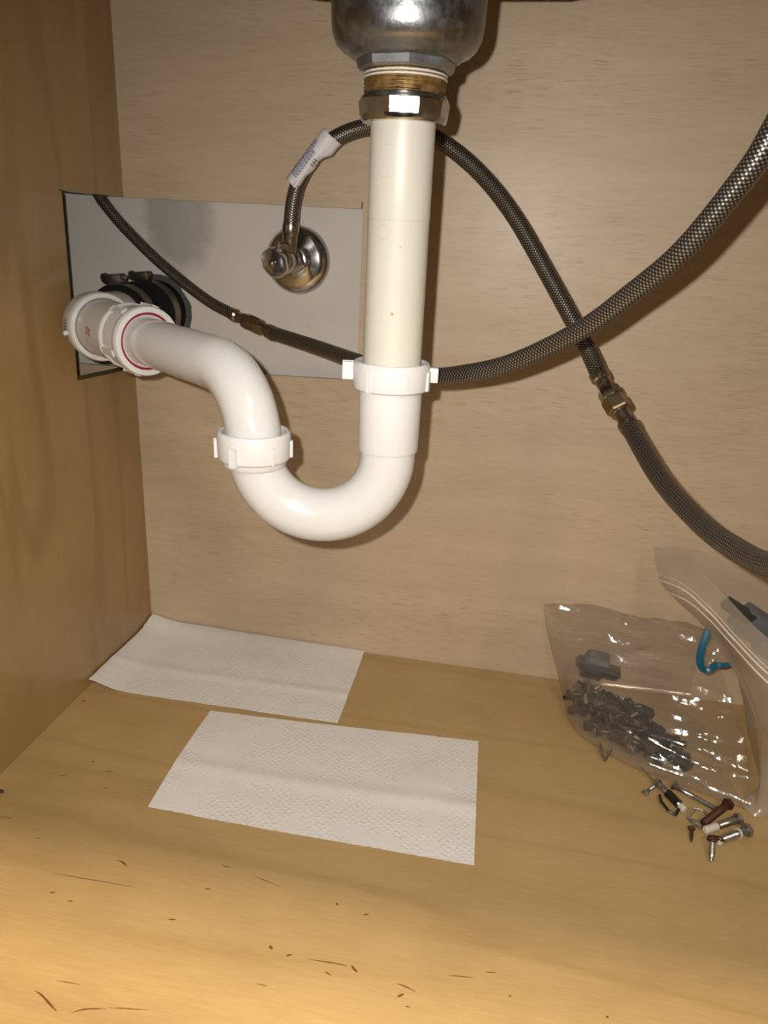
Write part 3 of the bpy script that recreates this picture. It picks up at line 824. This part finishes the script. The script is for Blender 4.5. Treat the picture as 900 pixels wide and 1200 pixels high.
# ------------------------------------------------------------------ paper towels
def towel_sheet(name, label, c00, c10, c11, c01, hfun, seed, jag=0.0006):
    """corners: back-left, back-right, front-right, front-left (mm)"""
    nu, nv = 130, 76; th = 0.0007; vv = []
    for layer in (1, 0):
        for i in range(nu):
            u = i/(nu-1)
            for j in range(nv):
                w_ = j/(nv-1)
                p = (Vector(c00)*(1-u)*(1-w_) + Vector(c10)*u*(1-w_) + Vector(c11)*u*w_ + Vector(c01)*(1-u)*w_)/1000
                e = jag*noise.noise(Vector((u*60, seed, 0)))
                if j in (0, nv-1): p.y += e*(1 if j else 0.6)
                if i in (0, nu-1): p.x += 0.0004*noise.noise(Vector((w_*25, seed, 5)))
                h = hfun(u, w_, p)
                p.z = 0.0004 + h + 0.0009*max(0, noise.noise(p*22 + Vector((seed, 0, 0)))) + th*layer
                vv.append(p)
    N = nu*nv; g = grid_faces(nu, nv)
    f = list(g) + [tuple(q+N for q in reversed(x)) for x in g]
    bnd = [(i*nv) for i in range(nu)] + [(nu-1)*nv+j for j in range(1, nv)] + [i*nv+nv-1 for i in range(nu-2, -1, -1)] + [j for j in range(nv-2, 0, -1)]
    for k in range(len(bnd)):
        a, b = bnd[k], bnd[(k+1) % len(bnd)]
        f.append((a, a+N, b+N, b))
    o = obj(name, vv, f, M['towel'], smooth=60)
    return setp(o, label, 'paper towel')

def h_back(u, w_, p):
    h = 0.009*math.exp(-((p.x-0.001)/0.022)**2)*(0.6+0.4*w_) + 0.0065*math.exp(-((p.y+0.001)/0.020)**2)*(1-0.75*u)
    return h + 0.0012*math.exp(-((w_-0.65)/0.05)**2)*(0.5+0.5*u)
towel_sheet('paper_towel', 'white paper towel half sheet pushed into the corner against both panels', (2, -2, 0), (259, -1.5, 0), (262, -137, 0), (2, -141, 0), h_back, 2.0)
def h_front(u, w_, p):
    h = 0.0042*math.exp(-(u/0.16)**2)*(0.35 + 0.65*sin(pi*min(1, w_*1.0)))
    h += 0.0017*math.exp(-((w_-0.60)/0.06)**2)*(0.6+0.4*u)
    h += 0.0022*math.exp(-(((u-0.82)/0.08)**2 + ((w_-0.45)/0.16)**2))
    return h
towel_sheet('paper_towel', 'white embossed paper towel half sheet lying flat with a lengthwise crease', (137, -151, 0), (398, -132, 0), (406, -285, 0), (140, -287, 0), h_front, 7.0)

# ------------------------------------------------------------------ hardware
def bolt_parts(name, label, cat, head, tip, r, mat, head_r=2.0, head_h=None, group=None, tipmat=None, tipfrac=0.0, hex_=True, sleeve=None, rest=True):
    """bolt lying from head to tip (Vectors in metres)"""
    d = (tip-head); L = d.length; d.normalize()
    hh = head_h or r*1.4
    t = thing(name, label, cat, head.lerp(tip, .5) - UP*r, group)
    pr = [(0.0, 0.0)]
    body_end = L*(1-tipfrac)
    zz = hh*0.8; pr.append((r, zz))
    thread0 = L*0.45
    pr.append((r, thread0))
    zz = thread0
    while zz < body_end - r*0.5:
        pr += [(r*0.86, zz+r*0.12), (r, zz+r*0.30)]; zz += r*0.42
    pr += [(r*0.9, body_end), (0.0, body_end)]
    lathe('shank', pr, head, d, mat, t, seg=16, smooth=50)
    R_ = r*head_r
    if hex_: lathe('head', [(0.0, -hh*0.1), (R_*0.9, -hh*0.1), (R_, hh*0.1), (R_, hh*0.9), (0.0, hh*0.9)], head, d, mat, t, seg=6, smooth=20)
    else: lathe('head', [(0.0, -hh*0.5), (R_*0.6, -hh*0.4), (R_*0.95, 0.0), (R_, hh*0.35), (r, hh*0.9)], head, d, mat, t, seg=20)
    if tipmat: lathe('painted_end', [(0.0, body_end-0.0002), (r*1.02, body_end-0.0002), (r*1.02, L-r*0.3), (r*0.7, L), (0.0, L)], head, d, tipmat, t, seg=16)
    if sleeve:
        a, b, sm = sleeve
        lathe('sleeve', [(r*0.9, L*a), (r*1.28, L*a), (r*1.28, L*b), (r*0.9, L*b)], head, d, sm, t, seg=18, close=True)
    return t
bolt_parts('long_bolt', 'slim grey bolt with a plain shank lying beside the bag edge', 'bolt', V(570.5, -157, 5.0), V(604, -178, 2.7), 0.0024, M['steel'], 1.75, 0.0026)
bolt_parts('expansion_anchor', 'grey sleeved anchor bolt with a pale tip touching the bag edge', 'anchor', V(556.5, -155, 4.6), V(576, -186, 3.6), 0.0030, M['steel'], 1.35, 0.0035, tipmat=M['paintwhite'], tipfrac=0.13, sleeve=(0.42, 0.80, M['darksteel']))
bolt_parts('rusty_bolt', 'rust brown bolt lying across the wire clip', 'bolt', V(614, -172, 7.0), V(588, -200, 4.6), 0.0033, M['rust'], 1.55, 0.0040)
bolt_parts('painted_bolt', 'steel bolt with white paint over its threaded end', 'bolt', V(619.5, -187, 5.2), V(588, -207, 3.4), 0.0032, M['steel'], 1.55, 0.0040, tipmat=M['paintwhite'], tipfrac=0.34)
bolt_parts('stubby_anchor', 'grey sleeved bolt beside the brown headed screw', 'anchor', V(623, -200, 6.0), V(595, -218, 3.7), 0.0034, M['steel'], 1.75, 0.0036, sleeve=(0.30, 0.34, M['paintwhite']), tipmat=M['paintwhite'], tipfrac=0.10)

t = thing('wood_screw', 'steel screw with a brown flat head leaning on the grey sleeved bolt', 'screw', V(589, -228, 0))
a = V(590.5, -221, 8.2); b = V(587, -240, 1.8); d = (b-a).normalized()
lathe('shank', [(0.0, 0.0), (0.0025, 0.0005)] + [(0.0025 - (0.0009 if k > 15 else 0) - 0.0004*(k % 2), 0.001+k*0.00095) for k in range(19)] + [(0.0, (b-a).length)], a, d, M['steel'], t, seg=14)
lathe('head', [(0.0, -0.0016), (0.0040, -0.0014), (0.0046, 0.0), (0.0030, 0.0022), (0.0, 0.0024)], a, Vector((0.25, -0.2, -0.95)), M['rust'], t, seg=20)
lathe('washer', [(0.0018, 0.0), (0.0034, 0.0), (0.0034, 0.0008), (0.0018, 0.0008)], a + Vector((0.0062, 0.0015, -0.0003)), Vector((0.3, 0.2, 1)), M['rust'], t, seg=18, close=True)

t = thing('short_screw', 'tiny rust brown screw on the bare maple beside the wire clip', 'screw', V(577, -214, 0))
a = V(577.8, -207, 3.2); b = V(575.5, -222, 1.4); d = (b-a).normalized()
lathe('shank', [(0.0016, 0.0)] + [(0.0016 - 0.0003*(k % 2), 0.001+k*0.0008) for k in range(12)] + [(0.0, (b-a).length)], a, d, M['rust'], t, seg=12)
lathe('head', [(0.0, -0.001), (0.0029, -0.0008), (0.0030, 0.0), (0.0014, 0.0014), (0.0, 0.0016)], a, d, M['rust'], t, seg=18)

def wire_loop(name, label, cat, pts, r, closed, mat, group=None):
    P = [V(*q) for q in pts]
    if closed: P = P + [P[0]]
    fine = []
    for i in range(len(P)-1):
        for k in range(5): fine.append(P[i].lerp(P[i+1], k/5))
    fine.append(P[-1])
    vv, ff, uv = tube_data(fine, r, 10)
    return setp(obj(name, vv, ff, mat), label, cat, group)
wire_loop('wire_clip', 'small bent steel wire clip under the rusty bolt', 'clip', [(577, -194, 2), (583, -187, 8), (590, -190, 9), (592, -199, 3.4), (585, -203, 2), (577.5, -195, 2), (588, -197, 3.5)], 0.0010, False, M['steel'])
wire_loop('spring_clip', 'narrow steel spring clip against the sleeved anchor bolt', 'clip', [(558, -170, 2), (557.5, -180, 4), (562, -189, 3), (568, -192, 2), (571, -186, 4)], 0.0013, False, M['darksteel'])
wire_loop('pointed_clip', 'V shaped steel clip poking out from under the bag of bolts', 'clip', [(510.5, -113, 7), (511.5, -122, 4), (514.5, -133, 1.4), (521, -119, 5)], 0.0012, False, M['steel'])
wire_loop('thin_nail', 'thin steel nail poking out of the bag by the anchor', 'nail', [(546, -139, 5), (551, -147, 4), (554.5, -151.5, 3.4)], 0.0009, False, M['steel'])
bolt_parts('short_bolt', 'short bolt with a rounded head beside the anchor tail', 'bolt', V(545.5, -171, 2.6), V(554.5, -160, 3.2), 0.0017, M['steel'], 1.8, 0.002, hex_=False)

# the heap inside the bag
random.seed(23)
GRP = 'loose hardware heaped inside the clear bag'
def heap_h(x, y):
    cx = (x-530)/56; cy = (y+80 + 0.80*(x-530))/34
    return max(0.0, 1 - cx*cx*0.9 - cy*cy)
pl = []
tries = 0
while len(pl) < 120 and tries < 4000:
    tries += 1
    x = random.uniform(488, 588); y = random.uniform(-132, -34)
    h = heap_h(x, y)
    if h < 0.12: continue
    z = 3.5 + random.random()*h*32
    pl.append((x, y, z))
for i, (x, y, z) in enumerate(pl):
    k = i % 5
    az = random.uniform(0, pi*2); tilt = random.uniform(-0.25, 0.25)
    d = Vector((cos(az), sin(az), tilt)).normalized()
    c = V(x, y, z)
    mat = M['darksteel'] if random.random() < 0.85 else M['steel']
    tone = 'dark' if mat is M['darksteel'] else 'bright grey'
    if k in (0, 1, 2):
        Lh = random.uniform(0.009, 0.016); r_ = random.uniform(0.0020, 0.0034)
        h_, t_ = c - d*Lh, c + d*Lh
        lo = min(h_.z, t_.z) - r_*1.8
        if lo < 0.0012: h_.z += 0.0012-lo; t_.z += 0.0012-lo
        bolt_parts('bagged_bolt', tone + ' steel bolt in the heap inside the clear plastic bag', 'bolt', h_, t_, r_, mat, 1.8, group=tone + ' bolts heaped inside the clear bag')
    elif k == 3:
        r_ = random.uniform(0.0050, 0.0075)
        c.z = max(c.z, r_+0.0015)
        o = lathe('bagged_nut', [(r_*0.5, -r_*0.4), (r_*0.92, -r_*0.4), (r_, -r_*0.28), (r_, r_*0.28), (r_*0.92, r_*0.4), (r_*0.5, r_*0.4)], c, Vector((d.x, d.y, 0.9)), mat, None, seg=6, close=True, smooth=20)
        setp(o, tone + ' hexagon nut in the heap inside the clear plastic bag', 'nut', tone + ' nuts heaped inside the clear bag')
    else:
        c.z = max(c.z, 0.0085)
        tx = d; ty = Vector((-d.y, d.x, 0)).normalized(); tz = tx.cross(ty)
        s_ = random.uniform(0.8, 1.3)
        v1 = box_data(c, (tx, ty, tz), (0.0075*s_, 0.0045*s_, 0.0008), 0.0003)
        v2 = box_data(c + tx*(0.0075*s_) + tz*0.0035, (tx, ty, tz), (0.0008, 0.0045*s_, 0.0040), 0.0003)
        v, f = join([v1, v2])
        o = obj('bagged_bracket', v, f, mat, None)
        setp(o, 'small ' + tone + ' angle bracket in the heap inside the clear plastic bag', 'bracket', tone + ' brackets heaped inside the clear bag')
# black block with a grey cap and two fittings at the top of the heap
t = thing('plastic_connector', 'black and grey plastic connector block on top of the bagged hardware', 'connector', V(503, -40, 22))
rx = Matrix.Rotation(0.35, 3, 'Y') @ Matrix.Rotation(0.5, 3, 'X') @ Matrix.Rotation(0.2, 3, 'Z')
bx_ = [rx @ a_ for a_ in XYZ]
vv, ff = box_data(V(506, -40, 51), bx_, (0.0105, 0.0085, 0.0080), 0.0018); obj('cap', vv, ff, M['greyplastic'], t)
vv, ff = box_data(V(503, -38, 40), bx_, (0.0110, 0.0075, 0.0070), 0.0015); obj('block', vv, ff, M['blackplastic'], t)
vv, ff = box_data(V(492, -37, 47), bx_, (0.0045, 0.005, 0.0045), 0.001); obj('latch', vv, ff, M['blackplastic'], t)
vv, ff = box_data(V(521, -40, 41), bx_, (0.0085, 0.006, 0.0060), 0.0015); obj('socket', vv, ff, M['blackplastic'], t)
lathe('pin', [(0, 0), (0.0024, 0), (0.0024, 0.016), (0, 0.016)], V(498, -46, 34), Vector((0.3, -.2, -1)), M['steel'], t, seg=12)

# ------------------------------------------------------------------ clear bag (lofted closed sections)
secs = [
    [(449, -5, 90), (455, -9, 66), (466, -16, 40), (475, -36, 20), (481, -58, 2.2), (480, -40, 1.0), (474, -10, 8), (456, -5, 60)],
    [(472, -5, 94), (476, -22, 74), (481, -42, 56), (483, -70, 36), (489, -92, 2.4), (488, -60, 0.8), (487, -8, 3), (474, -4, 60)],
    [(500, -5, 97), (503, -36, 80), (503, -66, 62), (503, -92, 38), (507, -113, 2.4), (505, -70, 0.7), (505, -7, 2.5), (502, -4, 60)],
    [(543, -5, 90), (545, -42, 76), (543, -80, 58), (540, -112, 36), (537, -136, 2.4), (540, -80, 0.7), (542, -7, 2.5), (543, -4, 55)],
    [(578, -6, 90), (579, -52, 78), (580, -96, 62), (578, -126, 38), (575, -151, 2.4), (578, -90, 0.7), (578, -7, 2.5), (578, -4, 55)],
    [(612, -8, 86), (614, -56, 76), (622, -100, 58), (629, -140, 34), (630, -172, 2.4), (622, -95, 0.7), (612, -8, 2.5), (612, -5, 50)],
    [(700, -10, 70), (700, -58, 62), (692, -100, 50), (680, -140, 30), (672, -165, 2.4), (680, -95, 0.7), (698, -8, 2.5), (700, -6, 45)],
]
secs.pop()
S = [catmull([V(*q) for q in s], 14, True) for s in secs]
nring = len(S[0])
cols = [catmull([s[k] for s in S], 24) for k in range(nring)]
nl = len(cols[0]); vv = []
def crumple(p):
    # long sharp folds fanning out from the heap, a few cross creases
    du = Vector((p.x - 0.50, p.y + 0.03, p.z))
    a1 = p.y*0.95 + p.z*0.7 + 0.30*(p.x-0.5) + 0.02*noise.noise(p*9)
    r1 = 1 - abs(noise.noise(Vector((p.x*9, a1*62, 3.1))))*2.4
    a2 = p.x*0.8 - p.z*0.6 + 0.5*p.y + 0.015*noise.noise(p*11 + Vector((4, 0, 0)))
    r2 = 1 - abs(noise.noise(Vector((a2*48, p.y*10, 8.7))))*2.6
    return 0.62*r1 + 0.42*r2 - 0.45 + 0.35*noise.noise(p*26)
for k in range(nring):
    for i in range(nl):
        p = cols[k][i].copy()
        u = i/(nl-1)
        amp = 0.0075*min(1, u*4+0.12)*max(0.0, min(1, (p.z-0.002)/0.02))
        out = Vector((0, -0.55, 0.85))
        if k > 4.1*14: out = Vector((0, 0, 0))
        p += out*(amp*crumple(p))
        p.z = max(p.z, 0.0006); p.y = min(p.y, -0.0008)
        vv.append(p)
f = grid_faces(nring, nl, True)
f.append(tuple(k*nl for k in range(nring)))
bag1 = thing('plastic_bag', 'clear crinkled plastic bag of bolts slumped against the back panel', 'bag', V(560, -80, 0))
obj('film', vv, f, M['film'], bag1, smooth=60)

# ------------------------------------------------------------------ open zip bag
def sheet(ctrl, nu, nv):
    """ctrl[row][col] mm -> smooth grid (rows along v)"""
    rows = [catmull([V(*q) for q in r], nu) for r in ctrl]
    cols_ = [catmull([r[i] for r in rows], nv) for i in range(len(rows[0]))]
    return cols_                                     # list over u, each a list over v
front = [
    [(544, -26, 177), (566, -62, 184), (584, -98, 177), (617, -158, 160), (660, -190, 146), (730, -200, 135)],
    [(547, -32, 160), (566, -66, 168), (583, -101, 164), (618, -164, 146), (661, -196, 130), (731, -204, 120)],
    [(555, -46, 144), (568, -80, 152), (584, -108, 148), (619, -172, 131), (662, -200, 116), (732, -206, 106)],
    [(598, -74, 114), (606, -100, 116), (615, -128, 112), (636, -178, 100), (668, -196, 90), (734, -204, 84)],
    [(632, -118, 70), (634, -128, 70), (637, -148, 62), (650, -180, 56), (676, -192, 50), (736, -200, 46)],
    [(648, -138, 22), (641, -152, 18), (638, -168, 14), (652, -178, 12), (680, -184, 12), (738, -194, 12)],
    [(650, -140, 3), (628, -160, 2), (634, -176, 1.2), (652, -174, 1.2), (680, -180, 1.2), (740, -190, 1.2)],
]
cf = sheet(front, 10, 8); nu = len(cf); nv = len(cf[0]); vv = []
for i in range(nu):
    for j in range(nv):
        p = cf[i][j].copy()
        p += Vector((-0.5, -0.7, 0.3))*(0.0022*noise.noise(p*45)*min(1, p.z/0.02))
        p.z = max(p.z, 0.0006)
        vv.append(p)
bag2 = thing('zip_bag', 'milky open zip bag standing at the end of the bag of bolts', 'bag', V(660, -110, 0))
o = obj('front_film', vv, grid_faces(nu, nv), M['milky'], bag2, smooth=60)
back = [
    [(544, -26, 177), (572, -16, 176), (605, -14, 168), (656, -14, 147), (720, -14, 128)],
    [(555, -40, 144), (578, -20, 146), (607, -14, 142), (657, -12, 122), (722, -12, 108)],
    [(598, -70, 114), (606, -40, 110), (616, -20, 106), (660, -12, 90), (724, -12, 78)],
    [(632, -112, 70), (638, -60, 60), (645, -30, 52), (672, -14, 45), (728, -14, 40)],
    [(650, -136, 3), (655, -80, 1.5), (660, -50, 1.2), (680, -40, 1.2), (732, -30, 1.2)],
]
cb = sheet(back, 10, 8); nu2 = len(cb); nv2 = len(cb[0]); vb = []
for i in range(nu2):
    for j in range(nv2):
        p = cb[i][j].copy(); p += Vector((0, -0.6, 0.2))*(0.004*noise.noise(p*40)*min(1, p.z/0.02))
        p.z = max(p.z, 0.0006); p.y = min(p.y, -0.001); vb.append(p)
obj('back_film', vb, grid_faces(nu2, nv2), M['milky'], bag2, smooth=60)
# zip strip: two ridges along the third control row, a lip bead on the first
for row, rad_, nm in ((14, 0.0008, 'zip_track'), (17, 0.0008, 'zip_track'), (12, 0.0004, 'zip_track')):
    path = [vv[i*nv+row] + Vector((-0.25, -0.8, 0.3))*0.0007 for i in range(nu)]
    tube(nm, path, rad_, M['zip'], bag2, seg=8)

# things inside / between the bags
t = thing('grey_box', 'grey plastic box part inside the open zip bag', 'box', V(640, -50, 105))
rx = Matrix.Rotation(0.25, 3, 'X') @ Matrix.Rotation(0.55, 3, 'Y')
bx_ = [rx @ a_ for a_ in XYZ]
vv2, ff = box_data(V(639, -56, 121), bx_, (0.018, 0.008, 0.014), 0.0015); obj('case', vv2, ff, M['greyplastic'], t)
vv2, ff = box_data(V(620, -66, 138), bx_, (0.016, 0.004, 0.006), 0.0012); obj('tongue', vv2, ff, M['blackplastic'], t)
vv2, ff = box_data(V(656, -60, 104), bx_, (0.012, 0.007, 0.012), 0.0012); obj('foot', vv2, ff, M['greyplastic'], t)
bs_ = thing('blue_seal_bag', 'small clear bag with a teal blue edge tucked beside the open zip bag', 'bag', V(600, -70, 80))
bp_ = [V(596, -72, 118), V(593, -76, 104), V(592, -79, 92), V(594, -81, 84), V(599, -82, 81), V(603, -82, 84), V(606, -83, 88.5), V(611, -85, 90), V(617, -88, 94)]
PBs = catmull(bp_, 6); fr = frames(PBs); vs = []
for i, c in enumerate(PBs):
    nn = (CAM_LOC-c).normalized(); sd = fr[i][0].cross(nn).normalized()
    hw = 0.0034*(1 - 0.55*(i/len(PBs))**3)
    for s_, n_ in ((-1, 0.0004), (0, 0.0010), (1, 0.0004), (1, -0.0004), (-1, -0.0004)): vs.append(c + sd*(hw*s_) + nn*n_)
ff = [(i*5+k, i*5+(k+1) % 5, (i+1)*5+(k+1) % 5, (i+1)*5+k) for i in range(len(PBs)-1) for k in range(5)] + [(0, 1, 2, 3, 4), tuple(range(len(PBs)*5-5, len(PBs)*5))]
obj('blue_edge', vs, ff, M['blue'], bs_)
pc = V(612, -80, 108)
fv = [pc] + PBs; ff = [(0, i, i+1) for i in range(1, len(PBs))]
fo = obj('film', fv, ff, M['film'], bs_, smooth=60)
so = fo.modifiers.new('thickness', 'SOLIDIFY'); so.thickness = 0.0002

# ------------------------------------------------------------------ crumbs on the floor
def crumb(x, y, s, label, seed, sx=1.0):
    bm = bmesh.new(); bmesh.ops.create_icosphere(bm, subdivisions=2, radius=1.0)
    for q in bm.verts:
        q.co *= 1 + 0.35*noise.noise(q.co*1.7 + Vector((seed, 0, 0)))
        q.co = Vector((q.co.x*s*sx, q.co.y*s, max(-0.45, q.co.z*0.45)*s)) / 1000 + V(x, y, 0.45*s)
    bm.verts.index_update()
    v = [q.co.copy() for q in bm.verts]; f = [tuple(a.index for a in fc.verts) for fc in bm.faces]; bm.free()
    setp(obj('wood_crumb', v, f, M['debris']), label, 'crumb')
crumb(361, -134, 1.3, 'dark crumb just behind the creased paper towel', 1)
crumb(14, -298, 2.2, 'large dark crumb by the foot of the side panel', 2, 1.5)
crumb(9, -164, 1.0, 'tiny dark crumb at the front corner of the cornered paper towel', 3)
